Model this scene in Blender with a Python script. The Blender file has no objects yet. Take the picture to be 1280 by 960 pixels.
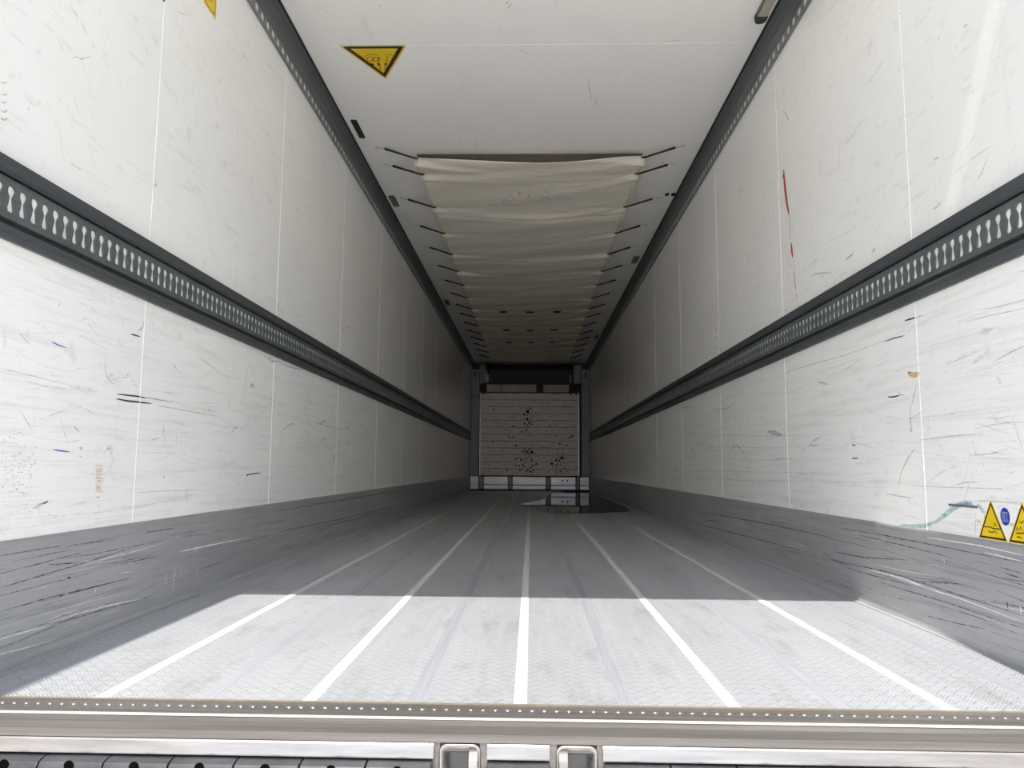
import bpy, bmesh, math, random
from mathutils import Vector, Matrix
PI = math.pi
random.seed(7)
S = bpy.context.scene
COL = S.collection

# ------------------------------------------------------------------ camera
CAM_LOC = Vector((0.02, -1.573, 0.481))
FPX = 930.0
CAM_ROT = (Matrix.Rotation(math.radians(1.49), 3, 'Z') @ Matrix.Rotation(PI/2 + math.radians(6.37), 3, 'X')
           @ Matrix.Rotation(math.radians(0.4), 3, 'Z'))
cam_data = bpy.data.cameras.new('camera')
cam_data.sensor_width = 36.0
cam_data.lens = FPX/1280.0*36.0
cam_data.clip_start = 0.02
cam_data.clip_end = 300
cam = bpy.data.objects.new('camera', cam_data)
cam.matrix_world = Matrix.Translation(CAM_LOC) @ CAM_ROT.to_4x4()
COL.objects.link(cam)
S.camera = cam

# ------------------------------------------------------------------ light
SUN_EL, SUN_AZ = math.radians(61.1), math.radians(4.5)
world = bpy.data.worlds.new('world')
S.world = world
world.use_nodes = True
wn = world.node_tree
bg = wn.nodes['Background']
# clear summer sky: pale bright haze at the horizon passing smoothly into deeper blue overhead
wg = wn.nodes.new('ShaderNodeNewGeometry'); wx = wn.nodes.new('ShaderNodeSeparateXYZ')
wn.links.new(wg.outputs['Incoming'], wx.inputs[0])
wm = wn.nodes.new('ShaderNodeMath'); wm.operation = 'ABSOLUTE'; wn.links.new(wx.outputs[2], wm.inputs[0])
cr = wn.nodes.new('ShaderNodeValToRGB'); cr.color_ramp.interpolation = 'EASE'
cr.color_ramp.elements[0].position = 0.0; cr.color_ramp.elements[0].color = (1.0, 0.97, 0.92, 1)
cr.color_ramp.elements[1].position = 0.95; cr.color_ramp.elements[1].color = (0.07, 0.11, 0.20, 1)
e = cr.color_ramp.elements.new(0.42); e.color = (0.23, 0.285, 0.38, 1)
wn.links.new(wm.outputs[0], cr.inputs[0]); wn.links.new(cr.outputs[0], bg.inputs[0])
bg.inputs[1].default_value = 2.7
sd = bpy.data.lights.new('sun', 'SUN')
sd.energy = 4.5
sd.angle = math.radians(0.53)
sd.color = (1.0, 0.965, 0.91)
sun = bpy.data.objects.new('sun', sd)
sun_dir = Vector((math.sin(SUN_AZ)*math.cos(SUN_EL), math.cos(SUN_AZ)*math.cos(SUN_EL), -math.sin(SUN_EL)))
sun.rotation_euler = sun_dir.to_track_quat('-Z', 'Y').to_euler()
sun.location = (0, -8, 12)
COL.objects.link(sun)
S.view_settings.view_transform = 'Standard'
S.view_settings.look = 'None'
S.view_settings.gamma = 1.0
S.view_settings.use_curve_mapping = False
S.view_settings.exposure = 0.66
try:
    S.cycles.max_bounces = 14
    S.cycles.diffuse_bounces = 10
    S.cycles.glossy_bounces = 8
    S.cycles.transparent_max_bounces = 16
except Exception:
    pass

# ------------------------------------------------------------------ mesh helpers
class MB:
    def __init__(s): s.v = []; s.f = []
    def box(s, x0, x1, y0, y1, z0, z1):
        b = len(s.v)
        s.v += [(x0,y0,z0),(x1,y0,z0),(x1,y1,z0),(x0,y1,z0),(x0,y0,z1),(x1,y0,z1),(x1,y1,z1),(x0,y1,z1)]
        s.f += [[b+i for i in q] for q in ((0,3,2,1),(4,5,6,7),(0,1,5,4),(1,2,6,5),(2,3,7,6),(3,0,4,7))]
        return s
    def prism(s, poly, axis, a0, a1):
        """closed polygon of 2-D points swept along one axis; poly holds the two other coordinates in xyz order"""
        b = len(s.v); n = len(poly)
        for a in (a0, a1):
            for p in poly:
                q = list(p); q.insert(axis, a); s.v.append(tuple(q))
        s.f.append([b+i for i in range(n)]); s.f.append([b+n+i for i in reversed(range(n))])
        for i in range(n):
            j = (i+1) % n
            s.f.append([b+j, b+i, b+n+i, b+n+j])
        return s
    def tube(s, pts, r, n=8, taper=None):
        b = len(s.v); pts = [Vector(p) for p in pts]; m = len(pts)
        for i, p in enumerate(pts):
            t = (pts[min(i+1, m-1)]-pts[max(i-1, 0)]).normalized()
            u = t.orthogonal().normalized(); w = t.cross(u)
            rr = r if taper is None else r*taper[i]
            for k in range(n):
                a = 2*PI*k/n
                s.v.append(tuple(p+u*math.cos(a)*rr+w*math.sin(a)*rr))
        for i in range(m-1):
            for k in range(n):
                k2 = (k+1) % n
                s.f.append([b+i*n+k, b+i*n+k2, b+(i+1)*n+k2, b+(i+1)*n+k])
        s.f.append([b+k for k in reversed(range(n))]); s.f.append([b+(m-1)*n+k for k in range(n)])
        return s
    def ribbon(s, pts, widths, normal, off=0.0006):
        b = len(s.v); pts = [Vector(p) for p in pts]; nn = Vector(normal); m = len(pts)
        for i, p in enumerate(pts):
            t = (pts[min(i+1, m-1)]-pts[max(i-1, 0)]).normalized(); w = t.cross(nn).normalized()
            s.v.append(tuple(p+nn*off+w*widths[i]/2)); s.v.append(tuple(p+nn*off-w*widths[i]/2))
        for i in range(m-1):
            s.f.append([b+2*i, b+2*i+1, b+2*i+3, b+2*i+2])
        return s
    def build(s, name, mat, parent=None, bevel=0, smooth=False, recalc=True, seg=2):
        me = bpy.data.meshes.new(name); me.from_pydata(s.v, [], s.f)
        if recalc or bevel:
            bm = bmesh.new(); bm.from_mesh(me)
            if recalc: bmesh.ops.recalc_face_normals(bm, faces=bm.faces)
            if bevel:
                bmesh.ops.bevel(bm, geom=list(bm.edges), offset=bevel, segments=seg, profile=0.6, affect='EDGES', clamp_overlap=True)
            bm.to_mesh(me); bm.free()
        me.materials.append(mat)
        if smooth:
            for p in me.polygons: p.use_smooth = True
        o = bpy.data.objects.new(name, me); COL.objects.link(o)
        if parent is not None:
            o.parent = parent
            o.matrix_parent_inverse = Matrix.Translation(-parent.location)
        return o
def empty(name, loc=(0,0,0)):
    o = bpy.data.objects.new(name, None); COL.objects.link(o); o.location = loc
    o.empty_display_size = 0.1
    return o
def tag(o, label, cat, group=None):
    o['label'] = label; o['category'] = cat
    if group: o['group'] = group
    return o
def struct(o): o['kind'] = 'structure'; return o
def stuff(o): o['kind'] = 'stuff'; return o
def hit(px, py, axis, val):
    """where the sight line through a photo pixel meets a real plane of the trailer (used to read off marks)"""
    d = CAM_ROT @ Vector(((px-640)/FPX, -(py-480)/FPX, -1.0))
    t = (val-CAM_LOC[axis])/d[axis]
    return CAM_LOC+d*t

# ------------------------------------------------------------------ materials
def newmat(name):
    m = bpy.data.materials.new(name); m.use_nodes = True
    nt = m.node_tree; return m, nt, nt.nodes['Principled BSDF']
def nd(nt, t, **kw):
    n = nt.nodes.new(t)
    for k, v in kw.items(): setattr(n, k, v)
    return n
def pos_noise(nt, scale, sc=3.0, detail=4, rough=0.6, loc=(0,0,0), dist=0.0, rot=(0,0,0)):
    g = nd(nt, 'ShaderNodeNewGeometry'); mp = nd(nt, 'ShaderNodeMapping')
    mp.inputs['Scale'].default_value = scale; mp.inputs['Location'].default_value = loc
    mp.inputs['Rotation'].default_value = rot
    nt.links.new(g.outputs['Position'], mp.inputs['Vector'])
    n = nd(nt, 'ShaderNodeTexNoise'); n.inputs['Scale'].default_value = sc
    n.inputs['Detail'].default_value = detail; n.inputs['Roughness'].default_value = rough
    n.inputs['Distortion'].default_value = dist
    nt.links.new(mp.outputs[0], n.inputs['Vector'])
    return n.outputs['Fac']
def ramp(nt, fac, a, b, va=0.0, vb=1.0):
    r = nd(nt, 'ShaderNodeMapRange'); r.inputs['From Min'].default_value = a; r.inputs['From Max'].default_value = b
    r.inputs['To Min'].default_value = va; r.inputs['To Max'].default_value = vb
    nt.links.new(fac, r.inputs['Value']); return r.outputs[0]
def mixc(nt, fac, a, b, mode='MIX'):
    m = nd(nt, 'ShaderNodeMix', data_type='RGBA', blend_type=mode)
    if isinstance(fac, float): m.inputs[0].default_value = fac
    else: nt.links.new(fac, m.inputs[0])
    for i, c in ((6, a), (7, b)):
        if isinstance(c, tuple): m.inputs[i].default_value = (*c, 1)
        else: nt.links.new(c, m.inputs[i])
    return m.outputs[2]
def bumpn(nt, p, h, strength=0.2, dist=0.002):
    b = nd(nt, 'ShaderNodeBump'); b.inputs['Strength'].default_value = strength; b.inputs['Distance'].default_value = dist
    nt.links.new(h, b.inputs['Height']); nt.links.new(b.outputs[0], p.inputs['Normal']); return b
def plain(name, col, rough=0.5, metal=0.0, var=0.12, scale=(20,20,20), bump=0.0):
    m, nt, p = newmat(name)
    f = pos_noise(nt, scale, 1.0, 5)
    dark = tuple(c*(1-var*1.6) for c in col); lite = tuple(min(1, c*(1+var)) for c in col)
    nt.links.new(mixc(nt, ramp(nt, f, 0.3, 0.7), dark, lite), p.inputs['Base Color'])
    p.inputs['Roughness'].default_value = rough; p.inputs['Metallic'].default_value = metal
    if bump: bumpn(nt, p, f, bump, 0.002)
    return m

def wall_mat(name, base, lower):
    m, nt, p = newmat(name)
    c = mixc(nt, ramp(nt, pos_noise(nt, (1,.8,1.2), 1.3, 5), 0.35, 0.75), base, tuple(x*0.94 for x in base))
    if lower:
        streak = pos_noise(nt, (1,1.1,26), 2.0, 6, 0.7)
        c = mixc(nt, ramp(nt, streak, 0.50, 0.78, 0, 0.34), c, (0.40,0.38,0.35))
        fine = pos_noise(nt, (1,2.2,90), 2.0, 4, 0.6, (3,1,0))
        c = mixc(nt, ramp(nt, fine, 0.62, 0.70, 0, 0.18), c, (0.25,0.24,0.23))
    else:
        diag = pos_noise(nt, (1,3.0,18), 2.0, 5, 0.7, (0,4,2), rot=(0.75,0,0))
        c = mixc(nt, ramp(nt, diag, 0.57, 0.75, 0, 0.28), c, (0.40,0.39,0.36))
    vert = pos_noise(nt, (1,16,0.7), 1.6, 5, 0.7, (7,0,0))
    c = mixc(nt, ramp(nt, vert, 0.58, 0.85, 0, 0.10), c, (0.40,0.38,0.34))
    blot = pos_noise(nt, (1,5,6), 2.2, 8, 0.75, (1,9,2))
    c = mixc(nt, ramp(nt, blot, 0.58, 0.74, 0, 0.40), c, (0.42,0.40,0.36))
    nt.links.new(c, p.inputs['Base Color'])
    p.inputs['Roughness'].default_value = 0.30
    p.inputs['IOR'].default_value = 1.6
    nt.links.new(ramp(nt, vert, 0.2, 0.8, 0.18, 0.28), p.inputs['Roughness'])
    bumpn(nt, p, pos_noise(nt, (1,9,1.2), 1.5, 3, 0.5, (0,2,5)), 0.14, 0.0022)
    return m
M = {}
M['wall_up'] = wall_mat('white_wall_laminate', (0.93,0.915,0.875), False)
M['wall_low'] = wall_mat('scuffed_white_wall_laminate', (0.93,0.92,0.89), True)
def ceil_mat():
    m, nt, p = newmat('white_ceiling_laminate')
    c = mixc(nt, ramp(nt, pos_noise(nt, (1,1,1), 1.1, 5), 0.35, 0.75), (0.93,0.905,0.855), (0.90,0.875,0.83))
    c = mixc(nt, ramp(nt, pos_noise(nt, (9,1.2,1), 2.0, 7, 0.7), 0.62, 0.78, 0, 0.25), c, (0.45,0.43,0.38))
    nt.links.new(c, p.inputs['Base Color']); p.inputs['Roughness'].default_value = 0.42
    return m
M['ceil'] = ceil_mat()
M['seam'] = plain('white_sealant', (0.85,0.85,0.83), 0.35, 0, 0.04)

def kick_mat(name, low, hi):
    m, nt, p = newmat(name)
    c = mixc(nt, ramp(nt, pos_noise(nt, (1,0.8,4), 1.5, 5), 0.3, 0.7), low, hi)
    c = mixc(nt, ramp(nt, pos_noise(nt, (1,1.0,40), 2.0, 7, 0.72), 0.54, 0.66, 0, 0.38), c, (0.14,0.14,0.15))
    c = mixc(nt, ramp(nt, pos_noise(nt, (1,1.4,120), 2.0, 4, 0.6, (0,5,3), rot=(0.03,0,0)), 0.66, 0.70, 0, 0.8), c, (0.05,0.05,0.055))
    c = mixc(nt, ramp(nt, pos_noise(nt, (1,1.2,70), 2.0, 5, 0.6, (0,11,7), rot=(-0.02,0,0)), 0.68, 0.72, 0, 0.6), c, (0.8,0.8,0.82))
    nt.links.new(c, p.inputs['Base Color'])
    p.inputs['Metallic'].default_value = 0.35
    nt.links.new(ramp(nt, pos_noise(nt, (1,1.0,40), 2.0, 4), 0.3, 0.7, 0.36, 0.52), p.inputs['Roughness'])
    bumpn(nt, p, pos_noise(nt, (1,2,90), 2.0, 3), 0.25, 0.001)
    return m
M['kick'] = kick_mat('brushed_aluminium_kick_plate', (0.38,0.385,0.39), (0.45,0.455,0.46))

def floor_mat():
    m, nt, p = newmat('aluminium_tread_plate')
    g = nd(nt, 'ShaderNodeNewGeometry')
    mp = nd(nt, 'ShaderNodeMapping'); mp.inputs['Rotation'].default_value = (0,0,PI/4)
    mp.inputs['Scale'].default_value = (1/0.026,)*3
    nt.links.new(g.outputs['Position'], mp.inputs['Vector'])
    sx = nd(nt, 'ShaderNodeSeparateXYZ'); nt.links.new(mp.outputs[0], sx.inputs[0])
    def mth(op, a, b=None, c=None):
        n = nd(nt, 'ShaderNodeMath', operation=op)
        for i, v in enumerate((a, b, c)):
            if v is None: continue
            if isinstance(v, (int, float)): n.inputs[i].default_value = v
            else: nt.links.new(v, n.inputs[i])
        return n.outputs[0]
    u, v = sx.outputs[0], sx.outputs[1]
    par = mth('PINGPONG', mth('ADD', mth('FLOOR', u), mth('FLOOR', v)), 1.0)
    fu, fv = mth('FRACT', u), mth('FRACT', v)
    def bars(a, b):      # five ribs across a, finite length along b
        s = mth('MULTIPLY_ADD', mth('SINE', mth('MULTIPLY', a, 2*PI*4)), 0.5, 0.5)
        e = mth('MINIMUM', mth('MULTIPLY', mth('MINIMUM', b, mth('SUBTRACT', 1.0, b)), 8.0), 1.0)
        return mth('MULTIPLY', s, e)
    mixf = nd(nt, 'ShaderNodeMix', data_type='FLOAT')
    nt.links.new(par, mixf.inputs[0]); nt.links.new(bars(fu, fv), mixf.inputs[2]); nt.links.new(bars(fv, fu), mixf.inputs[3])
    h = mixf.outputs[0]
    c = mixc(nt, ramp(nt, pos_noise(nt, (3,.6,1), 1.5, 6), 0.35, 0.7), (0.70,0.715,0.74), (0.80,0.815,0.84))
    c = mixc(nt, ramp(nt, pos_noise(nt, (4,1.1,1), 2.5, 8, 0.72, (3,3,0)), 0.52, 0.70, 0, 0.5), c, (0.36,0.35,0.32))
    c = mixc(nt, ramp(nt, pos_noise(nt, (14,7,1), 3.0, 6, 0.8, (3,8,0)), 0.66, 0.74, 0, 0.5), c, (0.22,0.21,0.20))
    c = mixc(nt, ramp(nt, h, 0.0, 0.8, 0.6, 0.0), c, (0.30,0.30,0.33))  # shade in the recesses between ribs deepened in the colour
    nt.links.new(c, p.inputs['Base Color'])
    p.inputs['Metallic'].default_value = 0.55; p.inputs['Roughness'].default_value = 0.40
    bumpn(nt, p, h, 0.8, 0.0014)
    return m
M['floor'] = floor_mat()
def strip_mat(name, col, rough, metal):
    m, nt, p = newmat(name)
    c = mixc(nt, ramp(nt, pos_noise(nt, (60,1.2,1), 2.0, 5, 0.6), 0.4, 0.65, 0, 0.7), col, tuple(x*0.72 for x in col))
    nt.links.new(c, p.inputs['Base Color'])
    p.inputs['Metallic'].default_value = metal; p.inputs['Roughness'].default_value = rough
    return m
M['weld'] = strip_mat('ground_aluminium_weld', (0.72,0.72,0.70), 0.5, 0.1)
M['smooth'] = strip_mat('plain_aluminium_strip', (0.64,0.64,0.70), 0.34, 0.5)
M['foot'] = strip_mat('aluminium_foot_angle', (0.50,0.50,0.51), 0.40, 0.3)
M['rail_cove'] = plain('grey_cove_rail', (0.12,0.13,0.132), 0.38, 0.3, 0.10, (1,3,60))
M['cove_face'] = plain('light_zinc_slotted_plate', (0.24,0.25,0.25), 0.40, 0.45, 0.12, (1,10,30))
M['rail'] = plain('grey_anodised_rail', (0.075,0.083,0.087), 0.42, 0.3, 0.10, (1,3,60))
M['rail_face'] = plain('grey_zinc_slotted_plate', (0.15,0.16,0.165), 0.40, 0.45, 0.12, (1,10,30))
M['slot_back'] = plain('pale_slot_backing', (0.80,0.82,0.73), 0.5, 0, 0.15, (1,40,20))
M['black'] = plain('black_rubber', (0.010,0.010,0.012), 0.55, 0, 0.1)
M['void'] = plain('deep_hole', (0.004,0.004,0.004), 1.0)
M['void'].node_tree.nodes['Principled BSDF'].inputs['Specular IOR Level'].default_value = 0.0
def tarp_mat():
    m, nt, p = newmat('cream_canvas')
    c = mixc(nt, ramp(nt, pos_noise(nt, (1.5,1.5,1), 1.5, 5), 0.3, 0.75), (0.88,0.81,0.69), (0.83,0.76,0.64))
    c = mixc(nt, ramp(nt, pos_noise(nt, (120,120,1), 3.0, 2), 0.3, 0.7, 0, 0.25), c, (0.45,0.41,0.34))
    # a grey grease stain of its own shape on the first bay
    g = nd(nt, 'ShaderNodeNewGeometry'); vm = nd(nt, 'ShaderNodeVectorMath', operation='DISTANCE')
    vm.inputs[1].default_value = (-0.02,3.95,2.53); nt.links.new(g.outputs['Position'], vm.inputs[0])
    near = ramp(nt, vm.outputs['Value'], 0.05, 0.32, 1, 0)
    sp = ramp(nt, pos_noise(nt, (9,6,1), 2.5, 7, 0.7, dist=1.2), 0.53, 0.66)
    mm = nd(nt, 'ShaderNodeMath', operation='MULTIPLY'); nt.links.new(near, mm.inputs[0]); nt.links.new(sp, mm.inputs[1])
    c = mixc(nt, mm.outputs[0], c, (0.20,0.19,0.17))
    nt.links.new(c, p.inputs['Base Color']); p.inputs['Roughness'].default_value = 0.75
    bumpn(nt, p, pos_noise(nt, (3,9,1), 2.0, 5, 0.55, dist=0.6), 0.5, 0.02)
    return m
M['tarp'] = tarp_mat()
M['tarp_edge'] = plain('cream_hem_tape', (0.68,0.62,0.49), 0.7, 0, 0.08)
M['steel'] = plain('brushed_stainless_sill', (0.19,0.172,0.158), 0.42, 0.5, 0.22, (1.5,60,60))
M['bright'] = plain('polished_stainless', (0.40,0.375,0.36), 0.33, 0.85, 0.14, (6,60,60))
M['wire'] = plain('zinc_wire', (0.62,0.60,0.52), 0.35, 0.7, 0.1)
M['rubber'] = plain('dusty_black_rubber', (0.055,0.055,0.062), 0.45, 0, 0.35, (9,9,9), 0.15)
M['yellow'] = plain('yellow_print', (0.78,0.55,0.01), 0.35, 0, 0.05)
M['brown'] = plain('brown_black_print', (0.030,0.012,0.008), 0.4, 0, 0.05)
M['redprint'] = plain('red_print', (0.55,0.06,0.01), 0.4, 0, 0.05)
M['blueprint'] = plain('blue_print', (0.01,0.05,0.36), 0.35, 0, 0.05)
M['paleprint'] = plain('pale_print', (0.55,0.62,0.75), 0.4, 0, 0.05)
M['cream'] = plain('cream_sticker_edge', (0.80,0.68,0.45), 0.45, 0, 0.05)
M['lampface'] = plain('tan_lamp_diffuser', (0.42,0.37,0.29), 0.3, 0, 0.08)
M['plate'] = plain('grey_metal_plate', (0.17,0.17,0.165), 0.5, 0.3, 0.15)
M['post'] = plain('grey_painted_post', (0.23,0.24,0.26), 0.45, 0.1, 0.08, (8,8,1))
M['kickend'] = plain('pale_aluminium_scuff_plate', (0.48,0.48,0.55), 0.35, 0.3, 0.15, (2,2,14))
M['tan'] = plain('tan_board', (0.60,0.50,0.44), 0.6, 0, 0.12, (4,4,10))
M['dark'] = plain('dark_grey_housing', (0.035,0.036,0.035), 0.6, 0, 0.1)
M['ground'] = plain('concrete_yard', (0.74,0.72,0.68), 0.85, 0, 0.12, (1.5,1.5,1.5), 0.2)
M['outer'] = plain('white_outer_skin', (0.75,0.75,0.74), 0.4, 0, 0.04)
def slat_mat():
    m, nt, p = newmat('worn_offwhite_bulkhead')
    c = mixc(nt, ramp(nt, pos_noise(nt, (2,1,3), 1.5, 5), 0.3, 0.7), (0.92,0.86,0.83), (0.97,0.92,0.88))
    c = mixc(nt, ramp(nt, pos_noise(nt, (3,1,45), 1.6, 6, 0.75), 0.50, 0.64, 0, 0.65), c, (0.24,0.17,0.15))
    c = mixc(nt, ramp(nt, pos_noise(nt, (26,1,4), 1.5, 7, 0.8, (3,0,4)), 0.56, 0.68, 0, 0.6), c, (0.20,0.14,0.13))
    nt.links.new(c, p.inputs['Base Color']); p.inputs['Roughness'].default_value = 0.5
    return m
M['slat'] = slat_mat()
def mark_mat(name, col, lo, hi):
    m, nt, p = newmat(name)
    p.inputs['Base Color'].default_value = (*col, 1); p.inputs['Roughness'].default_value = 0.6
    f = pos_noise(nt, (130,40,130), 1.0, 5, 0.7)
    nt.links.new(ramp(nt, f, 0.25, 0.7, lo, hi), p.inputs['Alpha'])
    return m
MK = {'black': mark_mat('black_scuff', (0.03,0.03,0.04), 0.7, 1.0), 'gray': mark_mat('grey_scuff', (0.20,0.19,0.18), 0.0, 0.5),
      'faint': mark_mat('faint_grey_scuff', (0.30,0.29,0.27), -0.15, 0.30), 'blue': mark_mat('blue_scuff', (0.04,0.12,0.42), 0.5, 1.0),
      'paleblue': mark_mat('pale_blue_scuff', (0.25,0.42,0.75), 0.1, 0.6), 'orange': mark_mat('orange_scrape', (0.62,0.28,0.12), -0.2, 0.5),
      'red': mark_mat('red_paint_scrape', (0.50,0.03,0.015), 0.5, 1.1), 'green': mark_mat('green_smear', (0.16,0.42,0.40), 0.05, 0.55),
      'white': mark_mat('white_scrape', (0.92,0.92,0.92), 0.5, 1.0), 'tan': mark_mat('tan_core_showing', (0.68,0.48,0.24), 0.6, 1.1),
      'scratch': mark_mat('dark_scratch', (0.05,0.05,0.055), -0.3, 0.95), 'soil': mark_mat('soil_spots', (0.30,0.28,0.21), -0.1, 0.6), 'ochre': mark_mat('ochre_smear', (0.75,0.55,0.15), 0.0, 0.6)}

# ------------------------------------------------------------------ large structure
W, H, LEN = 1.23, 2.65, 13.75
END = 14.2
struct(MB().box(-40, 40, -60, 40, -1.35, -1.25).build('ground', M['ground']))
floor = struct(MB().box(-W-.1, W+.1, -.02, END+.1, -.20, -.012).build('floor', M['smooth']))
ceiling = struct(MB().box(-W-.1, W+.1, -.174, END+.1, H+.012, H+.12).build('ceiling', M['outer']))
wall_left = struct(MB().box(-W-.09, -W-.012, -.17, END+.1, -.2, H+.012).build('wall_left', M['outer']))
wall_right = struct(MB().box(W+.012, W+.09, -.17, END+.1, -.2, H+.012).build('wall_right', M['outer']))
wall_back = struct(MB().box(-W-.012, W+.012, END, END+.08, -.012, H+.012).build('wall_back', M['dark']))
# portal: header and the two rear posts
struct(MB().box(-W-.09, W+.09, -.174, -.02, 2.60, H+.012).build('trim_1', M['outer']))
struct(MB().box(-W-.012, -1.178, -.172, -.125, 0.004, 2.545).build('trim_2', M['outer'], bevel=.002))
struct(MB().box(W-.073, W+.012, -.172, -.125, 0.004, 2.375).build('trim_3', M['outer'], bevel=.002))
# the two rear door leaves standing open at a right angle
for side, nm, xin, zt in ((-1, 'door_1', 1.178, 2.545), (1, 'door_2', 1.157, 2.47)):
    d = struct(MB().box(*sorted((side*(xin+.012), side*(xin+.085))), -1.395, -.180, .004, zt).build(nm, M['outer'], bevel=.004))
    MB().box(*sorted((side*xin, side*(xin+.012))), -1.33, -.25, .06, zt-.06).build('inner_lining', M['ceil'], d, bevel=.002)
    for z in (.03, zt-.03):
        MB().box(*sorted((side*(xin+.003), side*(xin+.012))), -1.37, -.21, z-.014, z+.014).build('door_gasket', M['black'], d, bevel=.003)
    for y in (-1.36, -.22):
        MB().box(*sorted((side*(xin+.003), side*(xin+.012))), y-.014, y+.014, .045, zt-.045).build('door_gasket', M['black'], d, bevel=.003)
    for z in (.35, 1.0, 1.65, 2.25):
        MB().box(*sorted((side*(xin+.085), side*(xin+.100))), -.42, -.176, z-.03, z+.03).build('hinge_strap', M['plate'], d, bevel=.003)

seams = [0.765+1.2165*k for k in range(11)]
edges = [-.12]+seams+[END]
for side, par in ((-1, wall_left), (1, wall_right)):
    xi, xo = side*W, side*(W+.012)
    for i in range(len(edges)-1):
        a, b = edges[i]+.001, edges[i+1]-.001
        for z0, z1, mt in ((.29, 1.02, 'wall_low'), (1.195, 2.51, 'wall_up')):
            MB().box(min(xi, xo), max(xi, xo), a, b, z0, z1).build('panel', M[mt], par)
    for y in seams:
        for z0, z1 in ((.297, 1.01), (1.2, 2.502)):
            MB().prism([(side*(W+.001), y-.0032), (side*(W-.0012), y-.0018), (side*(W-.0012), y+.0018), (side*(W+.001), y+.0032)],
                       2, z0, z1).build('seam_bead', M['seam'], par)
# ceiling panels
cs = [2.055+2.433*k for k in range(5)]
ce = [-.12]+cs+[END]
for i in range(len(ce)-1):
    MB().box(-W, W, ce[i]+.001, ce[i+1]-.001, H, H+.012).build('panel', M['ceil'], ceiling)
for y in cs:
    MB().prism([(y-.004, H+.001), (y-.002, H-.001), (y+.002, H-.001), (y+.004, H+.001)], 0, -W+.07, W-.07).build('seam_bead', M['seam'], ceiling)

# kick plates (baseboards) in long lengths with an angle trim at the foot
for side, nm in ((-1, 'baseboard_left'), (1, 'baseboard_right')):
    par = None
    cuts = [-.12, 4.1, 8.2, 12.3, 13.66]
    for i in range(4):
        a, b = cuts[i]+.0006, cuts[i+1]-.0006
        prof = [(side*W, -.01), (side*(W-.006), -.01), (side*(W-.006), .292), (side*(W-.004), .2975), (side*W, .2985)]
        o = MB().prism([(p[0], p[1]) for p in prof], 1, a, b).build(nm if i == 0 else 'kick_plate', M['kick'], par)
        if i == 0: par = struct(o)
    t = MB().prism([(side*(W-.006), .0005), (side*(W-.022), .0005), (side*(W-.022), .002), (side*(W-.012), .004), (side*(W-.009), .008), (side*(W-.006), .016)],
                   1, -.12, 13.66).build('foot_trim', M['foot'], par)

# floor planks, weld seams and plain strips
px_ = [-1.225, -.87, -.435, 0, .435, .87, 1.225]
for i in range(6):
    MB().box(px_[i]+.0008, px_[i+1]-.0008, 0, END, -.012, 0).build('plank', M['floor'], floor)
for x in px_[1:-1]:
    MB().prism([(x-.015, -.0005), (x-.011, .0012), (x, .0018), (x+.011, .0012), (x+.015, -.0005)], 1, .002, 13.66).build('weld_seam', M['weld'], floor)
for x in (-1.0875, -.6525, -.2175, .2175, .6525, 1.0875):
    MB().prism([(x-.016, -.0005), (x-.0145, .0007), (x+.0145, .0007), (x+.016, -.0005)], 1, .002, 13.66).build('plain_strip', M['smooth'], floor)

# ------------------------------------------------------------------ slotted rails
def ring_cells(mb, side, y0, pitch, n, z0, z1, o_face, thick, rfun, N=20):
    zc = (z0+z1)/2; hw, hh = pitch/2, (z1-z0)/2
    ca = math.atan2(hh, hw)
    angs = sorted([2*PI*k/N+0.05 for k in range(N)]+[ca, PI-ca, PI+ca, 2*PI-ca])
    m = len(angs)
    out = []; inn = []
    for a in angs:
        c, s = math.cos(a), math.sin(a)
        k = min(hw/abs(c) if abs(c) > 1e-9 else 1e9, hh/abs(s) if abs(s) > 1e-9 else 1e9)
        out.append((c*k, s*k)); inn.append(rfun(a))
    for q in range(n):
        yc = y0+pitch*(q+.5); b = len(mb.v)
        for (u, v) in out: mb.v.append((side*(W-o_face), yc+u, zc+v))
        for (u, v) in inn: mb.v.append((side*(W-o_face), yc+u, zc+v))
        for (u, v) in inn: mb.v.append((side*(W-o_face+thick), yc+u, zc+v))
        for i in range(m):
            j = (i+1) % m
            f1 = [b+i, b+j, b+m+j, b+m+i]; f2 = [b+m+i, b+m+j, b+2*m+j, b+2*m+i]
            if side > 0: f1.reverse(); f2.reverse()
            mb.f += [f1, f2]
def polar(poly):
    """radius of a closed polygon (star-shaped about the origin) along an angle"""
    def fn(a):
        d = (math.cos(a), math.sin(a)); best = 1e9
        for i in range(len(poly)):
            (x1, y1), (x2, y2) = poly[i], poly[(i+1) % len(poly)]
            ex, ey = x2-x1, y2-y1; det = d[0]*(-ey)+ex*d[1]
            if abs(det) < 1e-12: continue
            t = (x1*(-ey)+ex*y1)/det; s = (d[0]*y1-d[1]*x1)/det
            if t > 0 and -1e-6 <= s <= 1+1e-6: best = min(best, t)
        return (d[0]*best, d[1]*best)
    return fn
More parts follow.
